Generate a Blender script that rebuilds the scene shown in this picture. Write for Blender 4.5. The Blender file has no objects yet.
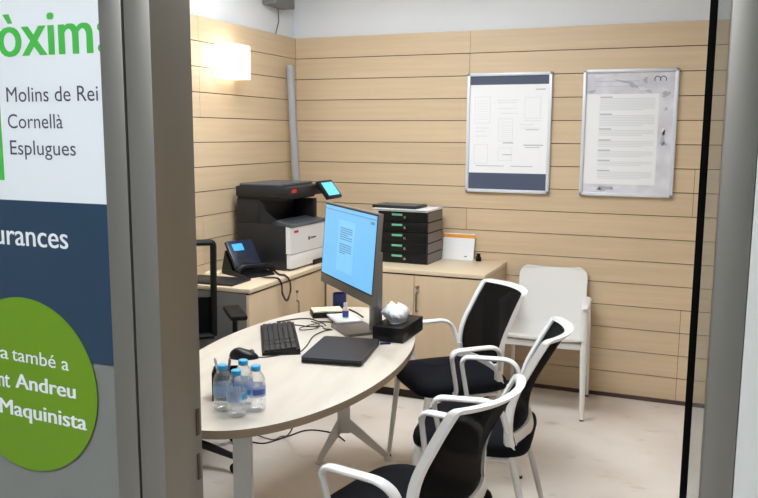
import bpy, bmesh, math, random
from mathutils import Vector, Matrix
random.seed(7)
sc = bpy.context.scene
COL = sc.collection
PI = math.pi

# ---------------------------------------------------------------- camera
F_PX, YAW, PITCH, ROLL = 794.1, math.radians(22.12), math.radians(8.26), math.radians(0.312)
cam_d = bpy.data.cameras.new('camera')
cam = bpy.data.objects.new('camera', cam_d)
COL.objects.link(cam)
_fw = Vector((-math.sin(YAW)*math.cos(PITCH), math.cos(YAW)*math.cos(PITCH), -math.sin(PITCH)))
_rt = Vector((math.cos(YAW), math.sin(YAW), 0))
_up = _rt.cross(_fw)
_r2 = math.cos(ROLL)*_rt + math.sin(ROLL)*_up
_u2 = -math.sin(ROLL)*_rt + math.cos(ROLL)*_up
cam.matrix_world = Matrix(((_r2.x, _u2.x, -_fw.x, 0), (_r2.y, _u2.y, -_fw.y, 0), (_r2.z, _u2.z, -_fw.z, 1.6), (0, 0, 0, 1)))
cam_d.sensor_width = 36
cam_d.sensor_fit = 'HORIZONTAL'
cam_d.lens = F_PX/758*36
cam_d.clip_start = 0.02
sc.camera = cam

# ---------------------------------------------------------------- world, exposure, light levels
sc.view_settings.view_transform = 'Standard'
sc.view_settings.look = 'None'
sc.view_settings.exposure = 1.0
sc.view_settings.gamma = 1.0
sc.view_settings.use_curve_mapping = False
w = bpy.data.worlds.new('world'); sc.world = w; w.use_nodes = True
w.node_tree.nodes['Background'].inputs[0].default_value = (0.75, 0.85, 1.0, 1)
w.node_tree.nodes['Background'].inputs[1].default_value = 0.25
ROOM_PANEL = 11.5          # emission of the office ceiling panels
CORRIDOR_PANEL = 10.5
SCONCE = 2.4
SCREEN = 0.50

# ---------------------------------------------------------------- materials
def lin(c):
    c = c/255.0
    return c/12.92 if c <= 0.04045 else ((c+0.055)/1.055)**2.4
def rgb(r, g, b): return (lin(r), lin(g), lin(b), 1)

def mat(name, col, rough=0.5, metal=0.0, spec=0.5, noise=0.0, nscale=(8, 8, 8), emit=0.0, bump=0.0, island=0.0, col2=None, coat=0.0):
    m = bpy.data.materials.new(name); m.use_nodes = True
    nt = m.node_tree; b = nt.nodes['Principled BSDF']
    b.inputs['Base Color'].default_value = col
    b.inputs['Roughness'].default_value = rough
    b.inputs['Metallic'].default_value = metal
    b.inputs['Specular IOR Level'].default_value = spec
    b.inputs['Coat Weight'].default_value = coat
    if emit:
        b.inputs['Emission Color'].default_value = col
        b.inputs['Emission Strength'].default_value = emit
    if noise or bump or island or col2:
        tc = nt.nodes.new('ShaderNodeTexCoord'); mp = nt.nodes.new('ShaderNodeMapping')
        mp.inputs['Scale'].default_value = nscale
        nt.links.new(tc.outputs['Object'], mp.inputs['Vector'])
        n = nt.nodes.new('ShaderNodeTexNoise'); n.inputs['Scale'].default_value = 1.0; n.inputs['Detail'].default_value = 5
        vec = mp.outputs['Vector']
        fac = n.outputs['Fac']
        if island:
            g = nt.nodes.new('ShaderNodeNewGeometry')
            mul = nt.nodes.new('ShaderNodeMath'); mul.operation = 'MULTIPLY'; mul.inputs[1].default_value = 40
            nt.links.new(g.outputs['Random Per Island'], mul.inputs[0])
            add = nt.nodes.new('ShaderNodeVectorMath'); add.operation = 'ADD'
            nt.links.new(vec, add.inputs[0]); nt.links.new(mul.outputs[0], add.inputs[1])
            vec = add.outputs[0]
        nt.links.new(vec, n.inputs['Vector'])
        mix = nt.nodes.new('ShaderNodeMix'); mix.data_type = 'RGBA'
        rmp = nt.nodes.new('ShaderNodeMapRange'); rmp.inputs[1].default_value = 0.3; rmp.inputs[2].default_value = 0.7
        nt.links.new(fac, rmp.inputs[0])
        nt.links.new(rmp.outputs[0], mix.inputs['Factor'])
        c2 = col2 or tuple(c*(1-noise) for c in col[:3])+(1,)
        mix.inputs['A'].default_value = col; mix.inputs['B'].default_value = c2
        out = mix.outputs['Result']
        if island:
            hv = nt.nodes.new('ShaderNodeHueSaturation')
            mr = nt.nodes.new('ShaderNodeMapRange'); mr.inputs[3].default_value = 1-island; mr.inputs[4].default_value = 1+island
            nt.links.new(g.outputs['Random Per Island'], mr.inputs[0])
            nt.links.new(mr.outputs[0], hv.inputs['Value']); nt.links.new(out, hv.inputs['Color'])
            out = hv.outputs['Color']
        nt.links.new(out, b.inputs['Base Color'])
        if bump:
            bp = nt.nodes.new('ShaderNodeBump'); bp.inputs['Strength'].default_value = bump; bp.inputs['Distance'].default_value = 0.002
            nt.links.new(fac, bp.inputs['Height']); nt.links.new(bp.outputs[0], b.inputs['Normal'])
    return m

def see_through(name, col, fac, rough=0.6, gloss=False):
    """open weave or thin clear plastic: part of the light passes straight through"""
    m = bpy.data.materials.new(name); m.use_nodes = True
    nt = m.node_tree; b = nt.nodes['Principled BSDF']; out = nt.nodes['Material Output']
    b.inputs['Base Color'].default_value = col; b.inputs['Roughness'].default_value = rough
    b.inputs['Specular IOR Level'].default_value = 0.15
    t = nt.nodes.new('ShaderNodeBsdfTransparent'); mx = nt.nodes.new('ShaderNodeMixShader')
    if gloss:
        b.inputs['Metallic'].default_value = 1.0
        lw = nt.nodes.new('ShaderNodeLayerWeight'); lw.inputs['Blend'].default_value = 0.25
        mr = nt.nodes.new('ShaderNodeMapRange'); mr.inputs[3].default_value = fac; mr.inputs[4].default_value = min(1, fac+0.6)
        nt.links.new(lw.outputs['Facing'], mr.inputs[0]); nt.links.new(mr.outputs[0], mx.inputs[0])
        t.inputs[0].default_value = (0.97, 0.985, 1, 1)
    else:
        mx.inputs[0].default_value = fac
    nt.links.new(t.outputs[0], mx.inputs[1]); nt.links.new(b.outputs[0], mx.inputs[2])
    nt.links.new(mx.outputs[0], out.inputs['Surface'])
    return m

M = {}
M['wood_x'] = mat('wall_wood_x', rgb(213, 190, 158), 0.45, noise=0.10, nscale=(1.6, 1, 40), island=0.035)
M['wood_y'] = mat('wall_wood_y', rgb(213, 190, 158), 0.45, noise=0.10, nscale=(1, 1.6, 40), island=0.035)
M['groove'] = mat('groove_dark', rgb(60, 42, 32), 0.9)
M['plaster'] = mat('plaster', rgb(232, 236, 242), 0.8, noise=0.03, nscale=(3, 3, 3))
M['white_wall'] = mat('white_wall', rgb(226, 230, 230), 0.7, noise=0.02)
M['ceiling'] = mat('ceiling_white', rgb(232, 232, 230), 0.9)
M['steel'] = mat('brushed_steel', rgb(146, 145, 141), 0.46, metal=0.85, noise=0.08, nscale=(6, 6, 1.5))
M['black_rubber'] = mat('black_rubber', rgb(4, 5, 4), 0.8, spec=0.1)
M['white_plastic'] = mat('white_plastic', rgb(232, 233, 234), 0.35)
M['white_metal'] = mat('white_metal', rgb(224, 224, 224), 0.4)
M['shell'] = mat('white_shell', rgb(226, 226, 224), 0.4)
M['fabric'] = mat('black_fabric', rgb(9, 11, 20), 0.9, spec=0.2, noise=0.25, nscale=(300, 300, 300), bump=0.2)
M['mesh'] = see_through('black_mesh', rgb(4, 4, 6), 0.87, 0.9)
M['black'] = mat('black_plastic', rgb(13, 14, 17), 0.4, spec=0.35)
M['black_m'] = mat('black_matte', rgb(9, 9, 11), 0.65, spec=0.3)
M['dark'] = mat('charcoal_plastic', rgb(30, 32, 37), 0.45)
M['laptop'] = mat('laptop_shell', rgb(36, 39, 47), 0.45)
M['lip'] = mat('lip_grey', rgb(78, 82, 90), 0.4)
M['grey'] = mat('grey_plastic', rgb(120, 120, 122), 0.4)
M['greymetal'] = mat('grey_metal', rgb(128, 126, 124), 0.38, metal=0.5)
M['chrome'] = mat('chrome', rgb(200, 200, 200), 0.2, metal=1.0)
M['table'] = mat('table_laminate', rgb(212, 205, 194), 0.38, col2=rgb(198, 189, 177), nscale=(14, 2.2, 4))
M['table_edge'] = mat('table_edge', rgb(164, 146, 124), 0.5)
M['cab'] = mat('cabinet_laminate', rgb(206, 184, 154), 0.45, noise=0.06, nscale=(12, 12, 1.2))
M['cab_top'] = mat('cabinet_top', rgb(222, 204, 178), 0.4, noise=0.06, nscale=(3, 3, 10))
M['cab_side'] = mat('cabinet_side', rgb(128, 128, 130), 0.5)
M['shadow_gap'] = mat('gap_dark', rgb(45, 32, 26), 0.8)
M['paper'] = mat('paper', rgb(238, 240, 243), 0.6)
M['ink'] = mat('ink_grey', rgb(219, 223, 229), 0.7)
M['ink2'] = mat('ink_grey_darker', rgb(176, 181, 190), 0.7)
M['ink3'] = mat('ink_dark', rgb(78, 82, 92), 0.7)
M['slate'] = mat('slate_blue', rgb(72, 84, 106), 0.6)
M['silver'] = mat('silver_frame', rgb(216, 220, 228), 0.35, metal=0.1)
M['marble'] = mat('marble_print', rgb(226, 227, 234), 0.6, col2=rgb(200, 200, 210), nscale=(9, 9, 9))
M['vinyl_white'] = mat('vinyl_white', rgb(226, 235, 242), 0.5)
M['vinyl_blue'] = mat('vinyl_blue', rgb(30, 60, 86), 0.45)
M['vinyl_green'] = mat('vinyl_green', rgb(104, 150, 16), 0.45)
M['letter_green'] = mat('letter_green', rgb(70, 186, 76), 0.5)
M['letter_grey'] = mat('letter_grey', rgb(66, 70, 88), 0.6)
M['letter_white'] = mat('letter_white', rgb(232, 240, 244), 0.6)
M['frost'] = see_through('frosted_glass', rgb(134, 140, 138), 0.85, 0.25)
M['glass'] = see_through('clear_glass', rgb(150, 160, 155), 0.22, 0.05, gloss=True)
M['clear'] = see_through('clear_bottle', rgb(240, 245, 250), 0.14, 0.10, gloss=True)
M['blabel'] = see_through('bottle_label', rgb(172, 202, 244), 0.72, 0.4)
M['blabel2'] = mat('bottle_label_print', rgb(74, 104, 190), 0.4)
M['blabel3'] = mat('bottle_label_cyan', rgb(60, 170, 225), 0.4)
M['cap'] = mat('cap_blue', rgb(60, 176, 232), 0.35)
M['red'] = mat('red_label', rgb(196, 32, 44), 0.5)
M['orange'] = mat('orange_print', rgb(232, 152, 52), 0.6)
M['greenlabel'] = mat('green_label', rgb(108, 190, 150), 0.6)
M['cream'] = mat('cream_notes', rgb(240, 234, 196), 0.7)
M['navy'] = mat('navy_gloss', rgb(20, 32, 92), 0.3)
M['phone'] = mat('phone_navy', rgb(22, 34, 56), 0.35)
M['tissue'] = mat('tissue', rgb(214, 220, 230), 0.9)
M['blue_label'] = mat('blue_label', rgb(50, 90, 180), 0.5)
M['trunk'] = mat('grey_trunking', rgb(158, 160, 164), 0.45)
M['base'] = mat('baseboard_brown', rgb(74, 56, 52), 0.5)
M['cable'] = mat('cable_black', rgb(24, 22, 24), 0.6)
M['cable_grey'] = mat('cable_grey', rgb(120, 116, 114), 0.6)
M['drawer_side'] = mat('drawer_side', rgb(112, 106, 102), 0.45)
M['lampglass'] = mat('lit_opal_glass', (1.0, 0.93, 0.80, 1), 0.3, emit=SCONCE)
M['panel'] = mat('lit_diffuser', (0.93, 0.97, 1.0, 1), 0.5, emit=ROOM_PANEL)
M['panel_c'] = mat('lit_diffuser_corridor', (0.97, 0.98, 1.0, 1), 0.5, emit=CORRIDOR_PANEL)
M['screen'] = mat('lit_screen', rgb(96, 164, 214), 0.25, emit=SCREEN)
M['page'] = mat('lit_page', rgb(106, 173, 220), 0.25, emit=SCREEN)
M['pagetext'] = mat('lit_page_text', rgb(80, 128, 168), 0.25, emit=SCREEN*0.9)
M['lcd'] = mat('lit_lcd', rgb(86, 178, 232), 0.3, emit=0.5)
M['lcd2'] = mat('lit_phone_lcd', rgb(60, 140, 225), 0.3, emit=0.5)

def floor_mat():
    m = mat('floor_tile', rgb(205, 194, 186), 0.32, spec=0.5)
    nt = m.node_tree; b = nt.nodes['Principled BSDF']
    tc = nt.nodes.new('ShaderNodeTexCoord')
    n1 = nt.nodes.new('ShaderNodeTexNoise'); n1.inputs['Scale'].default_value = 1.7; n1.inputs['Detail'].default_value = 6
    n2 = nt.nodes.new('ShaderNodeTexNoise'); n2.inputs['Scale'].default_value = 5; n2.inputs['Detail'].default_value = 8
    mp = nt.nodes.new('ShaderNodeMapping'); mp.inputs['Scale'].default_value = (1, 1.8, 1); mp.inputs['Rotation'].default_value = (0, 0, 0.5)
    nt.links.new(tc.outputs['Object'], n1.inputs['Vector']); nt.links.new(tc.outputs['Object'], mp.inputs[0]); nt.links.new(mp.outputs[0], n2.inputs['Vector'])
    r1 = nt.nodes.new('ShaderNodeValToRGB'); r1.color_ramp.elements[0].position = 0.32; r1.color_ramp.elements[1].position = 0.66
    r1.color_ramp.elements[0].color = rgb(216, 206, 198); r1.color_ramp.elements[1].color = rgb(234, 228, 222)
    r2 = nt.nodes.new('ShaderNodeValToRGB'); r2.color_ramp.elements[0].position = 0.26; r2.color_ramp.elements[1].position = 0.38
    r2.color_ramp.elements[0].color = rgb(232, 224, 216); r2.color_ramp.elements[1].color = (1, 1, 1, 1)
    nt.links.new(n1.outputs['Fac'], r1.inputs[0]); nt.links.new(n2.outputs['Fac'], r2.inputs[0])
    mx = nt.nodes.new('ShaderNodeMix'); mx.data_type = 'RGBA'; mx.blend_type = 'MULTIPLY'; mx.inputs['Factor'].default_value = 1
    nt.links.new(r1.outputs[0], mx.inputs['A']); nt.links.new(r2.outputs[0], mx.inputs['B'])
    nt.links.new(mx.outputs['Result'], b.inputs['Base Color'])
    return m
M['floor'] = floor_mat()

# ---------------------------------------------------------------- mesh helpers
def fillet(pts, r, n=5):
    pts = [Vector(p) for p in pts]; out = [pts[0]]
    for i in range(1, len(pts)-1):
        a, b, c = pts[i-1], pts[i], pts[i+1]
        rr = r[i] if isinstance(r, dict) and i in r else (r if not isinstance(r, dict) else 0.01)
        d = min(rr, (a-b).length*0.49, (c-b).length*0.49)
        p = b+(a-b).normalized()*d; q = b+(c-b).normalized()*d
        for k in range(n+1):
            t = k/n
            out.append(p*(1-t)**2+b*2*t*(1-t)+q*t*t)
    out.append(pts[-1]); return out

class MB:
    def __init__(s): s.bm = bmesh.new(); s.mi = 0; s.bm.faces.layers.int.verify()
    def _f(s, vs):
        try:
            f = s.bm.faces.new(vs); f.material_index = s.mi; return f
        except ValueError:
            return None
    def box(s, lo, hi, R=None, bev=0.0, seg=2):
        c = [(a+b)/2 for a, b in zip(lo, hi)]; d = [abs(b-a) for a, b in zip(lo, hi)]
        r = bmesh.ops.create_cube(s.bm, size=1.0)
        T = Matrix.Translation(c) @ Matrix.Diagonal((*d, 1))
        if R is not None: T = R @ T
        bmesh.ops.transform(s.bm, matrix=T, verts=r['verts'])
        fs = set(f for v in r['verts'] for f in v.link_faces)
        for f in fs: f.material_index = s.mi
        if bev > 0:
            es = list(set(e for f in fs for e in f.edges))
            bv = bmesh.ops.bevel(s.bm, geom=es, offset=bev, segments=seg, affect='EDGES', profile=0.5)
            for f in bv['faces']: f.material_index = s.mi
        return s
    def tube(s, pts, r, n=10, side=None, r2=None, caps=True, closed=False):
        """round or (with side, r2) flat section swept along pts; r may be a list"""
        pts = [Vector(p) for p in pts]; N = len(pts); rings = []
        prev = None
        for i, p in enumerate(pts):
            if closed: t = pts[(i+1) % N]-pts[i-1]
            else: t = pts[min(i+1, N-1)]-pts[max(i-1, 0)]
            t.normalize()
            if side is not None:
                u = Vector(side); u = (u-t*u.dot(t)).normalized()
            elif prev is None:
                a = Vector((0, 0, 1)) if abs(t.z) < 0.9 else Vector((1, 0, 0)); u = t.cross(a).normalized()
            else:
                u = (prev-t*prev.dot(t)).normalized()
            prev = u; v = t.cross(u)
            ri = r[i] if isinstance(r, (list, tuple)) else r
            rv = ri if r2 is None else (r2[i] if isinstance(r2, (list, tuple)) else r2)
            rings.append([s.bm.verts.new(p+u*math.cos(2*PI*k/n)*ri+v*math.sin(2*PI*k/n)*rv) for k in range(n)])
        for i in range(N if closed else N-1):
            a, b = rings[i], rings[(i+1) % N]
            for k in range(n): s._f((a[k], a[(k+1) % n], b[(k+1) % n], b[k]))
        if caps and not closed:
            s._f(rings[0][::-1]); s._f(rings[-1])
        return s
    def lathe(s, prof, c=(0, 0, 0), n=24, ax=None):
        rings = []; T = ax or Matrix.Identity(4); c = Vector(c)
        for r, z in prof:
            rings.append([s.bm.verts.new(c+T @ Vector((max(r, 1e-4)*math.cos(2*PI*k/n), max(r, 1e-4)*math.sin(2*PI*k/n), z))) for k in range(n)])
        for a, b in zip(rings, rings[1:]):
            for k in range(n): s._f((a[k], a[(k+1) % n], b[(k+1) % n], b[k]))
        s._f(rings[0][::-1]); s._f(rings[-1]); return s
    def prism(s, poly, z0, z1, T=None, side_mi=None, inset=0.0):
        T = T or Matrix.Identity(4)
        lo = [s.bm.verts.new(T @ Vector((x, y, z0))) for x, y in poly]
        hi = [s.bm.verts.new(T @ Vector((x, y, z1))) for x, y in poly]
        s._f(lo[::-1]); s._f(hi); n = len(poly); m0 = s.mi
        if side_mi is not None: s.mi = side_mi
        for k in range(n): s._f((lo[k], lo[(k+1) % n], hi[(k+1) % n], hi[k]))
        s.mi = m0; return s
    def rings(s, R, cap=True):
        """loft a list of rings of points"""
        rr = [[s.bm.verts.new(Vector(p)) for p in ring] for ring in R]; n = len(rr[0])
        for a, b in zip(rr, rr[1:]):
            for k in range(n): s._f((a[k], a[(k+1) % n], b[(k+1) % n], b[k]))
        if cap: s._f(rr[0][::-1]); s._f(rr[-1])
        return s
    def sheet(s, G, thick=0.0):
        """grid of points G[i][j]; with thick, a second skin offset along the normal closes it"""
        ni, nj = len(G), len(G[0]); P = [[Vector(p) for p in row] for row in G]
        def nor(i, j):
            a = P[min(i+1, ni-1)][j]-P[max(i-1, 0)][j]; b = P[i][min(j+1, nj-1)]-P[i][max(j-1, 0)]
            return a.cross(b).normalized()
        A = [[s.bm.verts.new(p) for p in row] for row in P]
        for i in range(ni-1):
            for j in range(nj-1): s._f((A[i][j], A[i+1][j], A[i+1][j+1], A[i][j+1]))
        if thick:
            B = [[s.bm.verts.new(P[i][j]+nor(i, j)*thick) for j in range(nj)] for i in range(ni)]
            for i in range(ni-1):
                for j in range(nj-1): s._f((B[i][j], B[i][j+1], B[i+1][j+1], B[i+1][j]))
            loop = [(i, 0) for i in range(ni)]+[(ni-1, j) for j in range(1, nj)]+[(i, nj-1) for i in range(ni-2, -1, -1)]+[(0, j) for j in range(nj-2, 0, -1)]
            for (a, b) in zip(loop, loop[1:]+loop[:1]):
                s._f((A[a[0]][a[1]], A[b[0]][b[1]], B[b[0]][b[1]], B[a[0]][a[1]]))
        return s
    def build(s, name, mats, parent=None, smooth=35, label=None):
        bmesh.ops.recalc_face_normals(s.bm, faces=s.bm.faces[:])
        me = bpy.data.meshes.new(name); s.bm.to_mesh(me); s.bm.free()
        for m in (mats if isinstance(mats, (list, tuple)) else [mats]): me.materials.append(M[m])
        if smooth:
            me.shade_smooth(); me.set_sharp_from_angle(angle=math.radians(smooth))
        o = bpy.data.objects.new(name, me); COL.objects.link(o)
        if parent: o.parent = parent
        if label: o['label'] = label
        return o

def tag(o, label, cat, group=None):
    o['label'] = label; o['category'] = cat
    if group: o['group'] = group
    return o
def thing(name, label, cat, loc=(0, 0, 0), rz=0.0, group=None):
    o = bpy.data.objects.new(name, None); COL.objects.link(o)
    o.empty_display_size = 0.05
    o.location = loc; o.rotation_euler = (0, 0, rz)
    return tag(o, label, cat, group)
def struct(o): o['kind'] = 'structure'; return o
KIDS = {}
def dup(root, loc, rz, label):
    r = root.copy(); COL.objects.link(r); r.location = loc; r.rotation_euler = (0, 0, rz); r['label'] = label
    for ch in list(root.children):
        c = ch.copy(); COL.objects.link(c); c.parent = r
        for g in list(ch.children):
            d = g.copy(); COL.objects.link(d); d.parent = c
    return r
def place(o, loc, rz=0.0): o.location = loc; o.rotation_euler = (0, 0, rz); return o
def rrect(w, h, r, n=5, cx=0, cy=0):
    p = []
    for sx, sy, a0 in ((1, 1, 0), (-1, 1, PI/2), (-1, -1, PI), (1, -1, 1.5*PI)):
        for k in range(n+1):
            a = a0+PI/2*k/n
            p.append((cx+sx*(w/2-r)+r*math.cos(a), cy+sy*(h/2-r)+r*math.sin(a)))
    return p

# ================================================================ STRUCTURE
XL, YB, ZT, ZC = -2.623, 4.925, 2.240, 2.75
YF0, YF1 = 1.145, 1.263
XR = 1.15
PITCH_P = 0.1387
b = MB(); b.box((-3.6, -2.6, -0.1), (2.4, YB+0.1, 0)); struct(b.build('floor', 'floor'))
b = MB(); b.box((-3.6, -2.6, ZC), (2.4, YB+0.1, ZC+0.1)); struct(b.build('ceiling', 'ceiling'))

def rows(): return [(ZT-PITCH_P*(k+1)+0.0023, ZT-PITCH_P*k-0.0023) for k in range(16)]
# back wall: boards with dark joints, plaster above
b = MB(); b.mi = 0
seam_b = {0: [-1.395], 1: [-1.395], 6: [-0.045], 7: [-0.045], 8: [-1.395], 12: [-0.075], 13: [-0.075], 14: [-0.075], 15: [-0.075]}
for k, (z0, z1) in enumerate(rows()):
    xs = [XL]+seam_b.get(k, [])+[XR]
    for a, c in zip(xs, xs[1:]): b.box((a+0.0012, YB, z0), (c-0.0012, YB+0.018, z1))
b.mi = 1; b.box((XL-0.02, YB+0.010, 0), (XR+0.02, YB+0.03, ZT-0.002))
b.mi = 2; b.box((XL-0.04, YB+0.028, 0), (XR+0.04, YB+0.12, ZC))
struct(b.build('wall_back', ['wood_x', 'groove', 'plaster'], smooth=0))
# left wall
b = MB(); b.mi = 0
for k, (z0, z1) in enumerate(rows()):
    ys = [YF1]+([2.3, 3.79] if (k < 4 or k > 7) else [2.9])+[YB]
    for a, c in zip(ys, ys[1:]): b.box((XL-0.018, a+0.0012, z0), (XL, c-0.0012, z1))
b.mi = 1; b.box((XL-0.03, YF1, 0), (XL-0.010, YB+0.01, ZT-0.002))
b.mi = 2; b.box((XL-0.12, YF1, 0), (XL-0.028, YB+0.1, ZC))
struct(b.build('wall_left', ['wood_y', 'groove', 'plaster'], smooth=0))
# right wall of the office (out of frame, seen in reflections)
b = MB(); b.mi = 0
for k, (z0, z1) in enumerate(rows()):
    ys = [YF1]+([2.6] if k % 2 else [3.6])+[YB]
    for a, c in zip(ys, ys[1:]): b.box((XR, a+0.0012, z0), (XR+0.018, c-0.0012, z1))
b.mi = 1; b.box((XR+0.010, YF1, 0), (XR+0.03, YB+0.01, ZT-0.002))
b.mi = 2; b.box((XR+0.028, YF1, 0), (XR+0.12, YB+0.1, ZC))
struct(b.build('wall_right', ['wood_y', 'groove', 'plaster'], smooth=0))
# front partition: plaster beside and above the doorway
b = MB(); b.box((0.064, YF0-0.004, 0), (2.4, YF1, ZC)); b.box((-3.6, YF0, 2.25), (0.064, YF1, ZC)); b.box((-3.6, YF0, 0), (-2.45, YF1, 2.25))
struct(b.build('wall_front', 'white_wall', smooth=0))
# corridor behind the photographer
b = MB(); b.box((-3.7, -2.7, 0), (-3.6, YF0, ZC)); struct(b.build('wall_corridor_left', 'white_wall'))
b = MB(); b.box((2.4, -2.7, 0), (2.5, YF1, ZC)); struct(b.build('wall_corridor_right', 'white_wall'))
b = MB(); b.box((-3.6, -2.7, 0), (2.4, -2.6, ZC)); struct(b.build('wall_corridor_back', 'white_wall'))
b = MB(); b.box((XL, YB-0.008, 0), (XR, YB, 0.024)); struct(b.build('baseboard_back', 'base'))
b = MB(); b.box((XL, YF1, 0), (XL+0.008, YB, 0.024)); struct(b.build('baseboard_left', 'base'))

# doorway: steel frame, strike slots, black gasket, glass strip
door = bpy.data.objects.new('door_1', None); COL.objects.link(door); door['kind'] = 'structure'
b = MB(); b.box((-0.945, YF0, 0), (-0.890, YF1, 2.25), bev=0.0015); b.box((-0.890, YF0, 2.18), (0.063, YF1, 2.25), bev=0.0015)
b.box((0.0225, YF0, 0), (0.063, YF1, 2.18), bev=0.0015); b.build('door_frame', 'steel', door)
b = MB(); b.box((-0.8902, 1.245, 1.012), (-0.8885, 1.253, 1.066)); b.box((-0.8902, 1.245, 0.920), (-0.8885, 1.253, 0.974)); b.build('strike_slot', 'base', door)
b = MB(); b.box((-0.005, 1.235, 0), (0.0055, YF1, 2.18), bev=0.001); b.build('gasket', 'black_rubber', door)
b = MB(); b.box((0.0055, 1.240, 0), (0.0225, 1.252, 2.18)); b.build('glass_strip', 'glass', door)
# glazed panel left of the doorway
win = bpy.data.objects.new('window_1', None); COL.objects.link(win); win['kind'] = 'structure'
b = MB(); b.box((-1.000, YF0, 0), (-0.9505, YF1, 2.25), bev=0.0015); b.box((-2.45, YF0, 0), (-2.40, YF1, 2.25)); b.box((-2.40, YF0, 0), (-1.0, YF1, 0.08)); b.box((-2.40, YF0, 2.20), (-1.0, YF1, 2.25))
b.build('window_frame', 'steel', win)
b = MB(); b.box((-0.9505, YF0+0.012, 0), (-0.945, YF1-0.01, 2.25)); b.build('joint', 'black_rubber', win)
b = MB(); b.box((-2.40, 1.1525, 0.08), (-0.9995, 1.1605, 2.20)); b.build('window_pane', 'frost', win)

# ================================================================ PRINTED VINYL ON THE GLASS
def text_mesh(body, bold=0.0):
    """flat letters; bold letters are struck three times, slightly apart"""
    cu = bpy.data.curves.new('lettering', 'FONT'); cu.body = body; cu.size = 1.0; cu.resolution_u = 4
    o = bpy.data.objects.new('lettering_source', cu); COL.objects.link(o)
    bpy.context.view_layer.update()
    me = bpy.data.meshes.new_from_object(o.evaluated_get(bpy.context.evaluated_depsgraph_get()))
    bpy.data.objects.remove(o); bpy.data.curves.remove(cu)
    if bold:
        bm = bmesh.new()
        for k, dx in enumerate((-bold, 0, bold)):
            n0 = len(bm.verts); bm.from_mesh(me); bm.verts.ensure_lookup_table()
            for v in bm.verts[n0:]: v.co.x += dx; v.co.z = k
        bm.to_mesh(me); bm.free()
    return me
def bbox(me):
    xs = [v.co.x for v in me.vertices]; ys = [v.co.y for v in me.vertices]
    return min(xs), max(xs), min(ys), max(ys)
def lettering(body, ref, x0, x1, zb, href, h, y, material, parent, bold=0.0, rot=0.0, name='lettering', thick=0.0008):
    """letters on a wall-parallel plane: the piece `ref` (an ending of body) spans x0..x1 on baseline zb; a glyph `href` is h tall"""
    rm = bbox(text_mesh(ref, bold)); hm = bbox(text_mesh(href, bold)); me = text_mesh(body, bold); bm_ = bbox(me)
    sx = (x1-x0)/(rm[1]-rm[0]); sz = h/(hm[3]-max(hm[2], -0.02))
    for v in me.vertices:
        x = (v.co.x-bm_[1])*sx; z = v.co.y*sz
        c, s_ = math.cos(rot), math.sin(rot)
        v.co = (x1+x*c-z*s_, -0.00006*v.co.z, zb+x*s_+z*c)
    me.name = name; me.materials.clear(); me.materials.append(M[material])
    o = bpy.data.objects.new(name, me); COL.objects.link(o); o.parent = parent; o.location.y = y-0.0004
    return o

poster = thing('window_poster', 'white, blue and green printed vinyl sheet on the glass left of the doorway', 'poster', (0, 0, 0))
b = MB(); b.box((-2.2, 1.1505, 1.319), (-0.9985, 1.1523, 2.18)); b.build('white_sheet', 'vinyl_white', poster)  # lower strip right of the blue panel is an edge reflection painted in white
b = MB(); b.box((-2.2, 1.1492, 1.1665), (-1.0018, 1.1503, 1.4697)); b.build('blue_panel', 'vinyl_blue', poster)
b = MB(); b.lathe([(0.1775, 0), (0.1775, 0.0012)], n=72, ax=Matrix.Rotation(PI/2, 4, 'X')); o = b.build('green_circle', 'vinyl_green', poster); o.location = (-1.222, 1.1490, 1.1015)
b = MB(); b.box((-1.275, 1.1492, 1.5077), (-1.2485, 1.1504, 1.668)); b.build('green_bar', 'letter_green', poster)
lettering('Pròxim', 'òxim', -1.2445, -1.0180, 1.7395, 'x', 0.0525, 1.1505, 'letter_green', poster, bold=0.022)
for z in (1.7836, 1.7476):
    b = MB(); b.lathe([(0.0072, 0), (0.0072, 0.0008)], c=(-1.0005, 1.1505, z), n=20, ax=Matrix.Rotation(PI/2, 4, 'X')); b.build('colon_dot', 'letter_green', poster)
lettering('Molins de Rei', 'Molins de Rei', -1.2305, -1.0124, 1.6558, 'M', 0.0272, 1.1505, 'letter_grey', poster, 0.0)
lettering('Cornellà', 'Cornellà', -1.2310, -1.0968, 1.6066, 'M', 0.0262, 1.1505, 'letter_grey', poster, 0.0)
lettering('Esplugues', 'Esplugues', -1.2290, -1.0694, 1.5570, 'M', 0.0268, 1.1505, 'letter_grey', poster, 0.0)
lettering('Assegurances', 'rances', -1.2507, -1.0973, 1.3822, 'x', 0.0272, 1.1492, 'letter_white', poster, 0.014)
lettering('Ara', 'a', -1.2865, -1.2640, 1.1497, 'x', 0.0175, 1.1478, 'letter_white', poster, 0.008, rot=-0.037)
lettering('també a', 'també a', -1.2557, -1.1102, 1.1441, 'x', 0.0175, 1.1478, 'letter_white', poster, 0.008, rot=-0.037)
lettering('Sant', 't', -1.2795, -1.2650, 1.0908, 'x', 0.0215, 1.1478, 'letter_white', poster, 0.024, rot=-0.02)
lettering('Andreu', 'Andreu', -1.2512, -1.0964, 1.0900, 'A', 0.0300, 1.1478, 'letter_white', poster, 0.028, rot=-0.020)
lettering('La Maquinista', 'Maquinista', -1.2974, -1.0730, 1.0296, 'M', 0.0310, 1.1478, 'letter_white', poster, 0.026, rot=-0.025)

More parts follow.
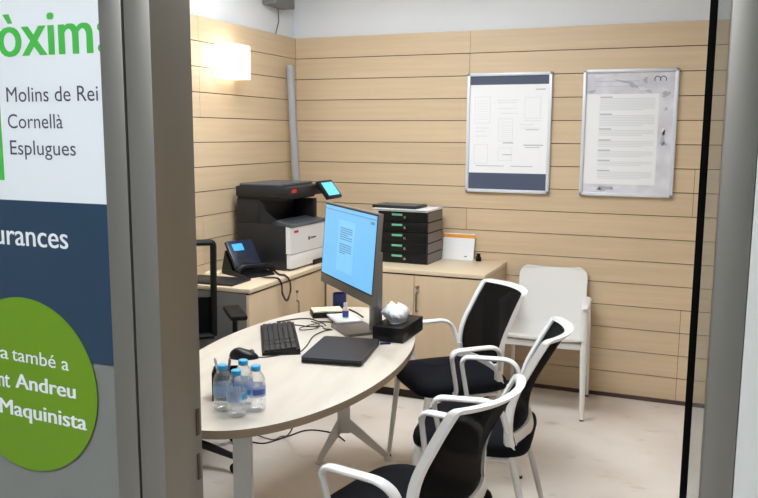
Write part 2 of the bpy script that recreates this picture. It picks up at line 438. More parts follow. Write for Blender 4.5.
# ================================================================ CEILING LIGHTS
def ceiling_light(name, loc, sx, sy, m, label):
    t = thing(name, label, 'ceiling light', loc)
    b = MB()
    for lo, hi in (((-sx/2-.02, -sy/2-.02, -.03), (sx/2+.02, -sy/2, 0)), ((-sx/2-.02, sy/2, -.03), (sx/2+.02, sy/2+.02, 0)), ((-sx/2-.02, -sy/2, -.03), (-sx/2, sy/2, 0)), ((sx/2, -sy/2, -.03), (sx/2+.02, sy/2, 0))): b.box(lo, hi)
    b.build('light_frame', 'white_metal', t)
    b = MB(); b.box((-sx/2, -sy/2, -.022), (sx/2, sy/2, -.006)); b.build('diffuser', m, t)
ceiling_light('ceiling_light', (-1.55, 3.35, ZC), 1.1, 0.6, 'panel', 'lit white ceiling panel over the oval table and printer corner')
ceiling_light('ceiling_light', (-0.75, 2.25, ZC), 0.6, 0.6, 'panel', 'lit white square ceiling panel over the mesh chairs')
ceiling_light('ceiling_light', (-0.9, -0.3, ZC), 1.2, 0.6, 'panel_c', 'lit white ceiling panel in the corridor')

# wall sconce
sconce = thing('wall_sconce', 'lit opal wall lamp with a rounded end on the left plank wall', 'lamp', (XL, 4.01, 2.008))
b = MB(); pts = [(0.135, -0.095), (0.135, 0.095)]+[(-0.045-0.085*math.sin(PI*k/16), 0.095*math.cos(PI*k/16)) for k in range(17)]
b.prism(pts, 0.014, 0.112, T=Matrix(((0, 0, 1, 0), (1, 0, 0, 0), (0, 1, 0, 0), (0, 0, 0, 1)))); b.build('opal_shade', 'lampglass', sconce)
b = MB(); b.box((0, -0.10, -0.075), (0.014, 0.11, 0.075)); b.build('back_plate', 'white_metal', sconce)

# grey detector high in the corner
det = thing('wall_detector', 'small grey box high in the corner with a thin cable below', 'detector', (XL-0.028, 4.66, 2.405))
b = MB(); b.box((0, -0.13, 0), (0.10, 0.13, 0.14), bev=0.01); b.build('housing', 'grey', det)
b = MB(); b.tube([(0.012, 0.06, 0.0), (0.008, 0.07, -0.08), (0.008, 0.03, -0.16), (0.008, 0.04, -0.195)], 0.004, 8); b.build('cable', 'cable_grey', det)
# grey service pole standing on the cabinet in the corner
b = MB(); b.tube([(0.022, 0, 0), (-0.036, 0, 1.235)], 0.027, 16); b.tube([(-0.036, 0, 1.234), (-0.0362, 0, 1.242)], 0.023, 16)
o = tag(b.build('cable_duct', 'trunk'), 'grey upright cable duct in the corner behind the printer', 'duct'); o.location = (-2.531, 4.74, 0.800)

# ================================================================ CABINETS
def door_leaf(name, lo, hi, parent, hx=None, axis='y', label=None):
    b = MB(); b.box(lo, hi, bev=0.002); return b.build(name, 'cab', parent)
cab = thing('cabinet', 'beige low cabinet along the left wall under the printer and phone', 'cabinet', (-2.62, 3.48, 0))
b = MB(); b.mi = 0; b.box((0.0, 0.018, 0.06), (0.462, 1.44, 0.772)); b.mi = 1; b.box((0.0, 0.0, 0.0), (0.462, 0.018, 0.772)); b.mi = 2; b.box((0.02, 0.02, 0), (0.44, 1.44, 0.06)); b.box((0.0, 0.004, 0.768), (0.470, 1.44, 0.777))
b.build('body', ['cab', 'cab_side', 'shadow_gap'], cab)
b = MB(); b.box((-0.0, 0, 0.777), (0.485, 1.44, 0.80), bev=0.0015); b.build('cabinet_top', 'cab_top', cab)
for y0, y1, hy in ((0.002, 0.496, 0.470), (0.500, 0.892, 0.530)):
    b = MB(); b.box((0.462, y0, 0.06), (0.480, y1, 0.767), bev=0.0015); d = b.build('door', 'cab', cab)
    if y0 > 0.1:
        b = MB(); b.tube([(0.480, hy-0.012, 0.695), (0.492, hy-0.012, 0.695)], 0.008, 12); b.build('lock', 'greymetal', d)
        b = MB(); b.tube(fillet([(0.480, hy-0.012, 0.64), (0.497, hy-0.012, 0.64), (0.497, hy-0.012, 0.55), (0.480, hy-0.012, 0.55)], 0.01), 0.004, 8); b.build('handle', 'greymetal', d)
cab2 = thing('cabinet', 'beige low cabinet along the back wall under the black drawer stack', 'cabinet', (-2.135, 4.375, 0))
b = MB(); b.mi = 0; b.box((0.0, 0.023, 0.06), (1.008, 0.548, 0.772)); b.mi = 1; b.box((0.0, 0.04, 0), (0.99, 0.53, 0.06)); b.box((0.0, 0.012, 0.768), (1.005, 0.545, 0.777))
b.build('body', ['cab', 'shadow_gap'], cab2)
b = MB(); b.box((0.0, 0, 0.777), (1.012, 0.548, 0.80), bev=0.0015); b.build('cabinet_top', 'cab_top', cab2)
for x0, x1, hx in ((0.002, 0.578, None), (0.582, 1.006, 0.604)):
    b = MB(); b.box((x0, 0.005, 0.06), (x1, 0.023, 0.767), bev=0.0015); d = b.build('door', 'cab', cab2)
    if hx:
        b = MB(); b.tube([(hx, 0.005, 0.700), (hx, -0.010, 0.700)], 0.010, 12); b.build('lock', 'greymetal', d)
        b = MB(); b.tube(fillet([(hx-.003, 0.005, 0.665), (hx-.003, -0.016, 0.665), (hx-.003, -0.016, 0.555), (hx-.003, 0.005, 0.555)], 0.01), 0.006, 8); b.build('handle', 'greymetal', d)

# ================================================================ PRINTER (faces +X)
pr = thing('printer', 'black and white office printer with tilted blue touch screen on the corner cabinet', 'printer', (-2.565, 4.055, 0.80), -0.03)
W_, D_ = 0.43, 0.355            # along y, along x
b = MB(); b.box((0.0, 0.0, 0.0), (D_-0.02, W_, 0.272), bev=0.006)                       # lower body
b.box((0.0, 0.0, 0.27), (0.17, W_, 0.415), bev=0.006)                                      # rear column
b.box((0.14, W_-0.05, 0.27), (0.31, W_, 0.40), bev=0.005)                                  # far side support
# sloped cheek on the near side: rises towards the column
T = Matrix.Rotation(PI/2, 4, 'X')
b.prism([(0.15, 0.27), (0.30, 0.27), (0.19, 0.345), (0.165, 0.41), (0.15, 0.41)], -0.02, 0.0, T=T)
b.build('body', 'dark', pr)
b = MB(); b.prism([(0.0, 0.10), (0.035, 0.10), (0.035, 0.253), (0.0, 0.262)], -W_, 0.0, T=T); o = b.build('front_panel', 'white_plastic', pr); o.location = (D_-0.02, 0, 0)
b = MB(); b.box((D_-0.02, 0.004, 0.012), (D_+0.015, W_-0.004, 0.096), bev=0.004); b.build('paper_tray', 'white_plastic', pr)
b = MB(); b.box((D_+0.0145, 0.26, 0.0), (D_+0.018, W_-0.02, 0.032), bev=0.001); b.build('tray_grip', 'black', pr)
b = MB(); b.prism([(D_-0.11, 0.272), (D_+0.018, 0.255), (D_+0.01, 0.272), (D_-0.10, 0.293)], -W_, 0.0, T=T); b.build('output_lip', 'lip', pr)
b = MB(); b.box((0.17, 0.02, 0.268), (0.30, W_-0.05, 0.276)); b.build('output_tray', 'black_m', pr)
b = MB(); b.box((-0.0, -0.012, 0.428), (D_+0.005, W_+0.005, 0.490), bev=0.008); b.box((0.0, 0.01, 0.41), (0.30, W_-0.01, 0.43)); sca = b.build('scanner', 'dark', pr)
b = MB(); b.box((0.02, 0.0, 0.490), (D_-0.06, W_-0.03, 0.506), bev=0.005); b.build('scanner_lid', 'lip', sca)
b = MB(); b.box((D_+0.0045, 0.03, 0.455), (D_+0.0065, 0.085, 0.477)); b.build('red_badge', 'red', sca)
b = MB(); b.box((D_+0.0148, 0.035, 0.222), (D_+0.0165, 0.085, 0.236)); b.build('red_badge', 'red', pr)
b = MB(); b.box((D_+0.0148, 0.205, 0.163), (D_+0.0162, 0.226, 0.183)); b.box((D_+0.0148, 0.235, 0.168), (D_+0.0162, 0.30, 0.178)); b.build('grey_logo', 'ink3', pr)
Tc = Matrix.Translation((D_+0.005, 0.315, 0.500)) @ Matrix.Rotation(0.92, 4, 'Y')
b = MB(); b.box((0.0, -0.005, 0.0), (0.130, 0.185, 0.022), R=Tc, bev=0.005); cp = b.build('control_panel', 'black', pr)
b = MB(); b.box((0.018, 0.022, 0.0215), (0.112, 0.165, 0.0235), R=Tc); b.build('touch_screen', 'lcd', cp)

# ================================================================ PHONE
ph = thing('desk_phone', 'dark navy desk phone with lit blue display and coiled cord over the cabinet edge', 'phone', (-2.410, 3.875, 0.80), 1.18)
# local: faces -y
b = MB(); T = Matrix.Rotation(PI/2, 4, 'Z') @ Matrix.Rotation(PI/2, 4, 'X')
b.prism([(-0.150, 0), (0.08, 0), (0.08, 0.018), (-0.02, 0.030), (-0.150, 0.014)], -0.095, 0.10, T=T)
b.prism([(-0.01, 0.018), (0.10, 0.0), (0.105, 0.01), (0.065, 0.135)], -0.085, -0.03, T=T)
b.prism([(-0.01, 0.018), (0.10, 0.0), (0.105, 0.01), (0.065, 0.135)], 0.03, 0.085, T=T)
b.build('stand', 'black', ph)
Tp = Matrix.Translation((0, -0.03, 0.030)) @ Matrix.Rotation(math.radians(54), 4, 'X')
b = MB(); b.box((-0.085, 0, 0), (0.095, 0.180, 0.024), R=Tp, bev=0.006); pan = b.build('key_panel', 'phone', ph)
b = MB(); b.box((-0.055, 0.112, 0.0235), (0.015, 0.156, 0.0255), R=Tp); b.build('display', 'lcd2', pan)
for i in range(3):
    for j in range(4):
        b = MB(); b.box((-0.055+i*0.026, 0.012+j*0.020, 0.0235), (-0.055+i*0.026+0.018, 0.012+j*0.020+0.012, 0.026), R=Tp); b.build('key', 'dark', pan)
b = MB(); b.tube(fillet([(-0.105, -0.085, 0.035), (-0.085, -0.095, 0.062), (0.075, -0.125, 0.058), (0.110, -0.130, 0.030)], 0.03), [0.021]*2+[0.017]*10+[0.021]*2, 12)
hs = b.build('handset', 'black', ph)
def smooth_path(P, n=8):
    out = []; N = len(P)
    for i in range(N-1):
        p0, p1, p2, p3 = P[max(i-1, 0)], P[i], P[i+1], P[min(i+2, N-1)]
        for k in range(n):
            t = k/n
            out.append(0.5*((2*p1)+(p2-p0)*t+(2*p0-5*p1+4*p2-p3)*t*t+(3*p1-p0-3*p2+p3)*t**3))
    out.append(P[-1]); return out
_inv = (Matrix.Translation((-2.410, 3.875, 0.80)) @ Matrix.Rotation(1.18, 4, 'Z')).inverted()
cx = [_inv @ Vector(p) for p in ((-2.32, 3.80, 0.815), (-2.22, 3.785, 0.808), (-2.14, 3.778, 0.809), (-2.116, 3.780, 0.78), (-2.114, 3.790, 0.72), (-2.114, 3.838, 0.675), (-2.114, 3.880, 0.72), (-2.116, 3.875, 0.78), (-2.14, 3.868, 0.809), (-2.20, 3.90, 0.808), (-2.26, 3.95, 0.82))]
path = smooth_path(cx, 14); coil = []
for i, p in enumerate(path[:-1]):
    t = (path[i+1]-p).normalized(); a = t.cross(Vector((0.3, 0.5, 0.8))).normalized(); c_ = t.cross(a)
    for q in range(4):
        pp = p.lerp(path[i+1], q/4); an = 2*PI*(i*4+q)/5.0
        coil.append(pp+(a*math.cos(an)+c_*math.sin(an))*0.0042)
b = MB(); b.tube(coil, 0.0024, 5); b.build('coiled_cord', 'cable', ph)
b = MB(); b.box((-0.04, -0.035, 0), (0.04, 0.035, 0.018)); o = tag(b.build('note_pad', 'cream'), 'small cream block of notes beside the navy phone', 'note pad'); place(o, (-2.545, 3.762, 0.80), 0.3)
b = MB(); b.box((-0.165, -0.10, 0), (0.165, 0.095, 0.012), bev=0.003); o = tag(b.build('folder', 'dark'), 'thin dark folder lying on the near end of the left cabinet', 'folder'); place(o, (-2.425, 3.605, 0.80), 0.02)

# ================================================================ DRAWER STACK AND NEIGHBOURS ON BACK CABINET
ds = thing('drawer_unit', 'black five-drawer letter tray unit with green tabs on the back cabinet', 'drawer unit', (-1.545, 4.583, 0.80), -0.03)
b = MB(); b.mi = 0; b.box((-0.33, 0.012, 0), (0.0, 0.275, 0.325)); b.mi = 1
for k in range(5): b.box((-0.0005, 0.015, 0.004+k*0.065), (0.001, 0.272, 0.060+k*0.065))
b.build('case', ['black_m', 'drawer_side'], ds)
for k in range(5):
    z = 0.004+k*0.0645
    b = MB(); b.box((-0.328, 0.0, z), (-0.002, 0.012, z+0.060), bev=0.002); d = b.build('drawer', 'black', ds)
    b = MB(); b.box((-0.235, -0.0012, z+0.036), (-0.165, 0.0008, z+0.049)); b.build('label_tab', 'greenlabel', d)
    b = MB(); b.box((-0.152, -0.012, z+0.020), (-0.137, 0.001, z+0.034), bev=0.002); b.build('pull', 'chrome', d)
b = MB(); rr_ = random.Random(3)
for k in range(6):
    a = rr_.uniform(-.02, .02); b.box((-0.345+a, -0.005+a, k*0.0022), (0.004+a*.3, 0.272, k*0.0022+0.002), R=Matrix.Rotation(a*.6, 4, 'Z'))
o = tag(b.build('paper_stack', 'paper'), 'loose stack of white papers on top of the black drawer unit', 'paper'); place(o, (-1.545, 4.583, 1.125), -0.03)
b = MB(); b.box((-0.150, -0.095, 0), (0.150, 0.095, 0.018), bev=0.004); b.mi = 1; b.box((-0.14, -0.085, 0.0175), (0.14, 0.085, 0.020))
o = tag(b.build('closed_tablet', ['dark', 'lip']), 'dark closed tablet lying on the papers above the drawer unit', 'tablet'); place(o, (-1.775, 4.715, 1.1382), -0.06)
cal = thing('desk_calendar', 'white card with an orange top band leaning against the plank wall', 'card', (-1.435, 4.872, 0.80), -0.02)
Tl = Matrix.Rotation(math.radians(-12), 4, 'X')
b = MB(); b.box((-0.105, 0, 0.0), (0.105, 0.004, 0.170), R=Tl); cb = b.build('card', 'paper', cal)
b = MB(); b.box((-0.105, -0.0012, 0.142), (0.105, 0.0, 0.164), R=Tl); b.build('orange_band', 'orange', cb)
b = MB(); b.box((0.045, -0.0012, 0.02), (0.062, 0.0, 0.026), R=Tl); b.build('small_mark', 'ink3', cb)
b = MB()
for i in range(6): b.box((-0.09, -0.0008, 0.04+i*0.017), (0.09, 0.0, 0.0406+i*0.017), R=Tl)
b.build('printing', 'ink', cb)
sb = thing('ink_bottle', 'tiny black bottle at the right end of the back cabinet', 'bottle', (-1.295, 4.870, 0.80))
b = MB(); b.lathe([(0.017, 0), (0.018, 0.003), (0.018, 0.026), (0.010, 0.032), (0.010, 0.034)], n=20); b.build('body', 'black_m', sb)
b = MB(); b.lathe([(0.012, 0.034), (0.012, 0.046), (0.010, 0.048)], n=20); b.build('cap', 'black', sb)

# ================================================================ FRAMED NOTICES
def notice(name, label, xc, zc, w, h):
    t = thing(name, label, 'framed notice', (xc, YB, zc))
    b = MB(); f = 0.020
    for lo, hi in (((-w/2, -0.024, h/2-f), (w/2, 0, h/2)), ((-w/2, -0.024, -h/2), (w/2, 0, -h/2+f)), ((-w/2, -0.024, -h/2), (-w/2+f, 0, h/2)), ((w/2-f, -0.024, -h/2), (w/2, 0, h/2))): b.box(lo, hi, bev=0.004)
    b.build('frame', 'silver', t)
    return t
n1 = notice('framed_notice', 'silver framed notice with dark blue bands at top and bottom', -1.138, 1.607, 0.530, 0.738)
b = MB(); b.mi = 0; b.box((-0.247, -0.012, -0.351), (0.247, -0.004, 0.351))
b.mi = 1; b.box((-0.246, -0.0126, 0.297), (0.246, -0.0118, 0.351)); b.box((-0.246, -0.0126, -0.351), (0.246, -0.0118, -0.247)); b.build('print', ['paper', 'slate'], n1)
b = MB()
def outline(b, x0, z0, x1, z1, y, t=0.003):
    for lo, hi in (((x0, z0), (x1, z0+t)), ((x0, z1-t), (x1, z1)), ((x0, z0), (x0+t, z1)), ((x1-t, z0), (x1, z1))): b.box((lo[0], y, lo[1]), (hi[0], y+0.0008, hi[1]))
b.mi = 0
for x0, x1, z0, z1 in ((-.215, -.115, .06, .225), (-.215, -.125, -.19, -.07), (-.06, .03, -.05, .09), (.10, .20, .09, .22), (-.06, .03, -.17, -.09)): outline(b, x0, z0, x1, z1, -0.0128)
for x0, x1, z in ((-.07, .06, .20), (-.07, .05, .185), (-.06, .05, .15), (-.05, .06, .12), (.10, .20, .075), (.07, .16, .05), (.08, .20, .03), (-.215, -.12, .03), (-.21, -.14, .01), (-.21, -.13, -.02)): b.box((x0, -0.0128, z), (x1, -0.012, z+0.004))
for k in range(9): b.box((-.045, -0.0128, -.035+k*.013), (.02, -0.012, -.033+k*.013))
for k in range(8): b.box((-.20, -0.0128, .085+k*.016), (-.13, -0.012, .087+k*.016))
b.build('printing', 'ink', n1)
for x0, x1, z, hh in ((.165, .225, .263, .006), (-.03, .035, -.062, .006), (.11, .19, .02, .004), (.10, .22, -.075, .006), (.11, .20, -.088, .004), (-.20, -.02, -.205, .004), (.02, .16, -.205, .004), (-.03, .03, -.135, .005)):
    b = MB(); b.box((x0, -0.0128, z), (x1, -0.012, z+hh)); b.build('heading', 'ink2', n1)
n2 = notice('framed_notice', 'silver framed notice with grey marbled border and text paragraphs', -0.425, 1.610, 0.533, 0.742)
b = MB(); b.mi = 0; b.box((-0.248, -0.012, -0.352), (0.248, -0.004, 0.352)); b.mi = 1; b.box((-0.245, -0.0128, -0.30), (0.165, -0.0118, 0.228)); b.build('print', ['marble', 'paper'], n2)
b = MB(); b.mi = 0
def para(z1, nl, x0=-0.165, x1=0.145):
    for k in range(nl): b.box((x0, -0.0136, z1-k*0.0095-0.005), (x1 if k < nl-1 else x0+(x1-x0)*0.8, -0.0127, z1-k*0.0095))
for z1, nl in ((.205, 8), (.105, 7), (.02, 4), (-.045, 4), (-.105, 4), (-.165, 3), (-.225, 5)): para(z1, nl)
b.mi = 1
for z in (.207, .108, .022, -.043, -.103, -.163, -.223): b.box((-.165, -0.0137, z), (-.095, -0.0127, z+.006))
b.mi = 2
b.box((-.20, -0.0137, .300), (.05, -0.0127, .303)); b.box((-.20, -0.0137, .27), (.02, -0.0127, .272))
b.build('printing', ['ink', 'ink2', 'ink2'], n2)
def blot(cx, cz, rx, rz, a=0.0, n=26, seed=0):
    r = random.Random(seed); ph_ = [r.uniform(0, 6) for _ in range(4)]
    P = []
    for k in range(n):
        t = 2*PI*k/n; q = 1+0.22*math.sin(3*t+ph_[0])+0.15*math.sin(5*t+ph_[1])+0.1*math.sin(8*t+ph_[2])
        x, z = rx*q*math.cos(t), rz*q*math.sin(t)
        P.append((cx+x*math.cos(a)-z*math.sin(a), cz+x*math.sin(a)+z*math.cos(a)))
    b.prism(P, 0.0122, 0.0130, T=Matrix.Rotation(PI/2, 4, 'X'))
for i, (x, z, rx, rz, a, m) in enumerate(((-.215, .243, .022, .009, .1, 1), (-.18, .333, .03, .008, 0, 0), (-.03, .298, .05, .006, -.18, 1), (.02, .275, .03, .011, -.4, 1), (.075, .255, .035, .009, -.1, 0), (.105, .242, .018, .008, -.3, 1), (.085, .305, .012, .018, 0, 1), (.20, .225, .022, .016, .3, 1), (.19, .25, .018, .01, 0, 0), (.205, .14, .008, .009, 0, 1), (.195, -.03, .010, .045, -.1, 1), (.205, -.06, .014, .012, 0, 1), (.20, .01, .012, .02, .2, 0), (-.12, -.325, .045, .014, .1, 1), (-.17, -.33, .03, .01, 0, 0), (-.05, -.32, .03, .008, .3, 0))):
    b = MB(); blot(x, z, rx, rz, a, seed=i); b.build('ink_blot', 'ink2' if m else 'ink', n2)
for dx in (0.150, 0.182):
    b = MB(); b.tube([(dx+0.016*math.cos(t), -0.0128, 0.308+0.018*math.sin(t)) for t in [PI*k/10-0.5+(k/10)*1.0 for k in range(11)]], 0.0025, 6); b.build('emblem_arch', 'ink3', n2)

# ================================================================ OVAL TABLE
TZ = 0.74
tb = thing('oval_table', 'pale oval meeting table on white Y-shaped legs', 'table', (-1.427, 2.718, 0), 0.12)
b = MB(); n = 96; A_, B_ = 0.411, 0.865
el = lambda s: [(A_*s*math.cos(2*PI*k/n), B_*s*math.sin(2*PI*k/n)) for k in range(n)]
e0 = el(1.0)
b.mi = 0; b.prism(e0, TZ-0.026, TZ, side_mi=1)
b.build('tabletop', ['table', 'table_edge'], tb, smooth=30)
def yleg(y, dirx, diry, r0, r1, x=0.0, name='leg'):
    """upright slab that forks low down into two feet"""
    b = MB(); d = Vector((dirx, diry, 0)).normalized(); nrm = Vector((-d.y, d.x, 0))
    hub = Vector((x, y, 0))
    def bar(p, q, w0, w1, th=0.018):
        p, q = Vector(p), Vector(q); t = (q-p).normalized(); s = t.cross(nrm).normalized()
        ring = lambda c, w: [c+s*w/2+nrm*th/2, c-s*w/2+nrm*th/2, c-s*w/2-nrm*th/2, c+s*w/2-nrm*th/2]
        b.rings([ring(p, w0), ring(q, w1)])
    bar(hub+Vector((0, 0, TZ-0.03)), hub+Vector((0, 0, 0.150)), 0.060, 0.062)
    for s, r in ((-1, r0), (1, r1)): bar(hub+Vector((0, 0, 0.205))+d*0.010*s, hub+d*r*s+Vector((0, 0, 0.016)), 0.050, 0.024)
    l = b.build(name, 'white_metal', tb, smooth=20)
    for s, r in ((-1, r0), (1, r1)):
        f = MB(); f.lathe([(0.022, 0), (0.022, 0.010), (0.010, 0.014), (0.008, 0.03)], c=hub+d*r*s, n=18); f.build('foot', 'white_metal', l)
    return l
cw, sw = math.cos(0.12), math.sin(0.12)
def tl(x, y):  # world -> table local
    dx, dy = x+1.427, y-2.718
    return (dx*cw+dy*sw, -dx*sw+dy*cw)
def yleg_world(x, y, dx, dy, r0, r1):
    lx, ly = tl(x, y); yleg(ly, dx*cw+dy*sw, -dx*sw+dy*cw, r0, r1, lx)
yleg_world(-1.556, 3.382, 0.87, 0.49, 0.12, 0.22)
yleg_world(-1.303, 2.065, 0.99, 0.12, 0.17, 0.17)
b = MB(); b.box((-0.05, -0.62, TZ-0.056), (0.02, 0.62, TZ-0.026)); b.build('beam', 'white_metal', tb)

# ================================================================ MESH CHAIRS
def make_chair(label):
    t = thing('mesh_chair', label, 'chair', (0, 0, 0), 0, 'mesh armchairs around the oval table')
    # seat: padded slab with rounded plan and soft edge
    def plan(s, z):
        out = []
        for k in range(40):
            a = 2*PI*k/40; c, d = math.cos(a), math.sin(a); e = 0.42
            x = math.copysign(abs(c)**e, c); y = math.copysign(abs(d)**e, d)
            wx = 0.235-0.012*(y > 0)*abs(y)
            out.append((x*wx*s, 0.0+y*0.228*s, z-(0.012*max(0, y-0.6)*2.5)))
        return out
    b = MB(); b.rings([plan(0.90, 0.425), plan(0.985, 0.436), plan(1.0, 0.455), plan(0.985, 0.472), plan(0.93, 0.483), plan(0.7, 0.489), plan(0.3, 0.489)])
    b.build('seat', 'fabric', t, smooth=60)
    b = MB()
    for s in (-1, 1): b.tube([(s*0.19, 0.18, 0.415), (s*0.19, -0.18, 0.415)], 0.012, 10)
    b.tube([(-0.19, 0.14, 0.415), (0.19, 0.14, 0.415)], 0.012, 10); b.tube([(-0.19, -0.15, 0.415), (0.19, -0.15, 0.415)], 0.012, 10)
    b.build('seat_frame', 'white_metal', t)
    for s in (-1, 1):
        for y0, x1, y1 in ((0.19, 0.192, 0.238), (-0.165, 0.235, -0.265)):
            b = MB(); b.tube(([] if y0 > 0 else [(s*0.206, -0.147, 0.555), (s*0.205, -0.150, 0.47)])+[(s*0.192, y0, 0.425), (s*x1, y1, 0.012)], ([] if y0 > 0 else [0.013, 0.015])+[0.0145, 0.0105], 12); l = b.build('leg', 'white_metal', t)
            b = MB(); b.lathe([(0.0125, 0), (0.0125, 0.014)], c=(s*x1, y1, 0), n=14); b.build('foot', 'black_m', l)
        pth = fillet([(s*0.215, 0.075, 0.435), (s*0.262, 0.080, 0.46), (s*0.275, 0.118, 0.655), (s*0.275, -0.125, 0.660), (s*0.225, -0.150, 0.535)], {1: 0.03, 2: 0.045, 3: 0.07}, 7)
        b = MB(); b.tube(pth, [0.0115]*10+[0.016]+[0.020]*(len(pth)-14)+[0.018, 0.016, 0.014], 12, side=(1, 0, 0), r2=0.0098)
        b.build('armrest', 'white_plastic', t)
    # back: curved surface, side profile and concave plan
    prof = [(0.43, -0.180), (0.47, -0.160), (0.53, -0.148), (0.61, -0.152), (0.68, -0.172), (0.74, -0.203), (0.80, -0.232), (0.888, -0.282)]
    def py_(z):
        for (z0, y0), (z1, y1) in zip(prof, prof[1:]):
            if z <= z1: return y0+(y1-y0)*(z-z0)/(z1-z0)
        return prof[-1][1]
    def py(z): return (py_(z-0.025)+py_(z)+py_(min(z+0.025, 0.888)))/3 if z < 0.87 else py_(z)
    def hw(z): return 0.218-0.014*max(0, (z-0.66)/0.22)
    def bow(z): return 0.045+0.024*(z-0.45)/0.43
    def S(u, z, off=0.0):
        return Vector((u*hw(z), py(z)-bow(z)*(1-abs(u)**2.2)-off, z))
    z0, z1 = 0.455, 0.878
    # closed frame loop in (u,z)
    loop = []
    def arc(cu, cz, ru, rz, a0, n=6):
        for k in range(n+1):
            a = a0+PI/2*k/n; loop.append((cu+ru*math.cos(a), cz+rz*math.sin(a)))
    ru, rz = 0.075, 0.018
    arc(1-ru, z1-rz, ru, rz, 0)
    for k in range(1, 12): loop.append(((1-ru)*(1-2*k/12), z1))
    arc(-1+ru, z1-rz, ru, rz, PI/2)
    for k in range(1, 14): loop.append((-1, z1-rz-(z1-z0-2*rz)*k/14))
    arc(-1+ru, z0+rz, ru, rz, PI)
    for k in range(1, 12): loop.append((-(1-ru)*(1-2*k/12), z0))
    arc(1-ru, z0+rz, ru, rz, 1.5*PI)
    for k in range(1, 14): loop.append((1, z0+rz+(z1-z0-2*rz)*k/14))
    b = MB(); rings = []
    cz = (z0+z1)/2
    for i, (u, z) in enumerate(loop):
        bottom = z < z0+rz*1.01 and abs(u) < 0.97
        wd = 0.062 if z < z0+0.01 else 0.015
        # inward direction in uz space -> 3d
        un, zn = loop[(i+1) % len(loop)]; up_, zp = loop[i-1]
        tx, tz = (un-up_)*0.21, zn-zp; L = math.hypot(tx, tz); ix, iz = -tz/L, tx/L
        o_ = S(u, z); i_ = S(max(-1.05, min(1.05, u+ix*wd/0.21)), z+iz*wd)
        dn = Vector((0, 1, 0)); th = 0.0130
        rings.append([o_+dn*th, i_+dn*th*0.8, i_-dn*th*0.8, o_-dn*th])
    rings.append(rings[0])
    b.rings(rings, cap=False); bmesh.ops.remove_doubles(b.bm, verts=b.bm.verts[:], dist=1e-5)
    b.build('back_frame', 'white_plastic', t, smooth=50)
    b = MB(); G = []
    for i in range(15):
        z = z0+0.02+(z1-z0-0.035)*i/14
        G.append([S(-0.93+1.86*j/12, z) for j in range(13)])
    b.sheet(G, 0.002); b.build('back_mesh', 'mesh', t, smooth=80)
    return t
def chair_at(o, x, y, th):
    f = Vector((-math.cos(th), -math.sin(th))); rz = math.atan2(f.y, f.x)-PI/2
    o.location = (x, y, 0); o.rotation_euler = (0, 0, rz); return rz
c1 = make_chair('nearest black mesh armchair with white frame, cut off by the bottom of the photo')
chair_at(c1, -0.80, 2.199, -0.216)
for x, y, th, lab in ((-0.774, 2.934, 0.098, 'middle black mesh armchair, seen edge-on in front of the white chair'), (-1.07, 3.539, 0.712, 'far black mesh armchair with white frame beside the tissue box, before the cabinet')):
    f = Vector((-math.cos(th), -math.sin(th))); dup(c1, (x, y, 0), math.atan2(f.y, f.x)-PI/2, lab)

# ================================================================ WHITE PLASTIC CHAIR (faces -Y)
wc = thing('plastic_chair', 'all white plastic armchair against the back plank wall', 'chair', (-0.805, 4.63, 0), 0.06)
b = MB(); G = []
def seat_prof(t):  # y, z from front to back
    return (-0.235+0.42*t, 0.450+0.012*(1-t)**4-0.02*math.sin(PI*t)-0.012*max(0, 0.12-t)*8)
for i in range(13):
    t_ = i/12; y, z = seat_prof(t_)
    G.append([((-1+2*j/10)*(0.225-0.012*t_), y, z+0.010*abs(-1+2*j/10)**3) for j in range(11)])
b.sheet(G, -0.014); b.build('seat', 'shell', wc, smooth=50)
b = MB()
b.box((-0.215, -0.222, 0.405), (0.215, -0.202, 0.440), bev=0.004); b.box((-0.20, 0.15, 0.405), (0.20, 0.17, 0.435), bev=0.004)
for s in (-1, 1): b.box((s*0.213-0.012, -0.22, 0.405), (s*0.213+0.012, 0.19, 0.440), bev=0.004)
b.build('seat_frame', 'shell', wc)
b = MB(); ol = rrect(0.415, 0.395, 0.045, 6); rr = []
def bp(x, z, off): return (x, 0.155+0.105*((z)/0.34)-0.018*(1-(x/0.21)**2)*-1+off, 0.435+z)
for off, sc_ in ((0.0, 0.985), (-0.002, 1.0), (0.012, 1.0), (0.014, 0.985)):
    rr.append([bp(x*sc_, (y+0.1975)*sc_*0.90, off) for x, y in ol])
b2 = MB(); G = []
nz, nx = 12, 12
for i in range(nz+1):
    z = 0.355*(1-(1-i/nz)**1.8); r = 0.045; wz = 0.205
    if z > 0.355-r: wz = 0.205-r+math.sqrt(max(0, r*r-(z-(0.355-r))**2))
    G.append([((-1+2*j/nx)*wz, 0.155+0.095*z/0.355+0.02*(1-(-1+2*j/nx)**2), 0.435+z) for j in range(nx+1)])
b2.sheet(G, 0.013); b2.build('backrest', 'shell', wc, smooth=50)
b.bm.free()
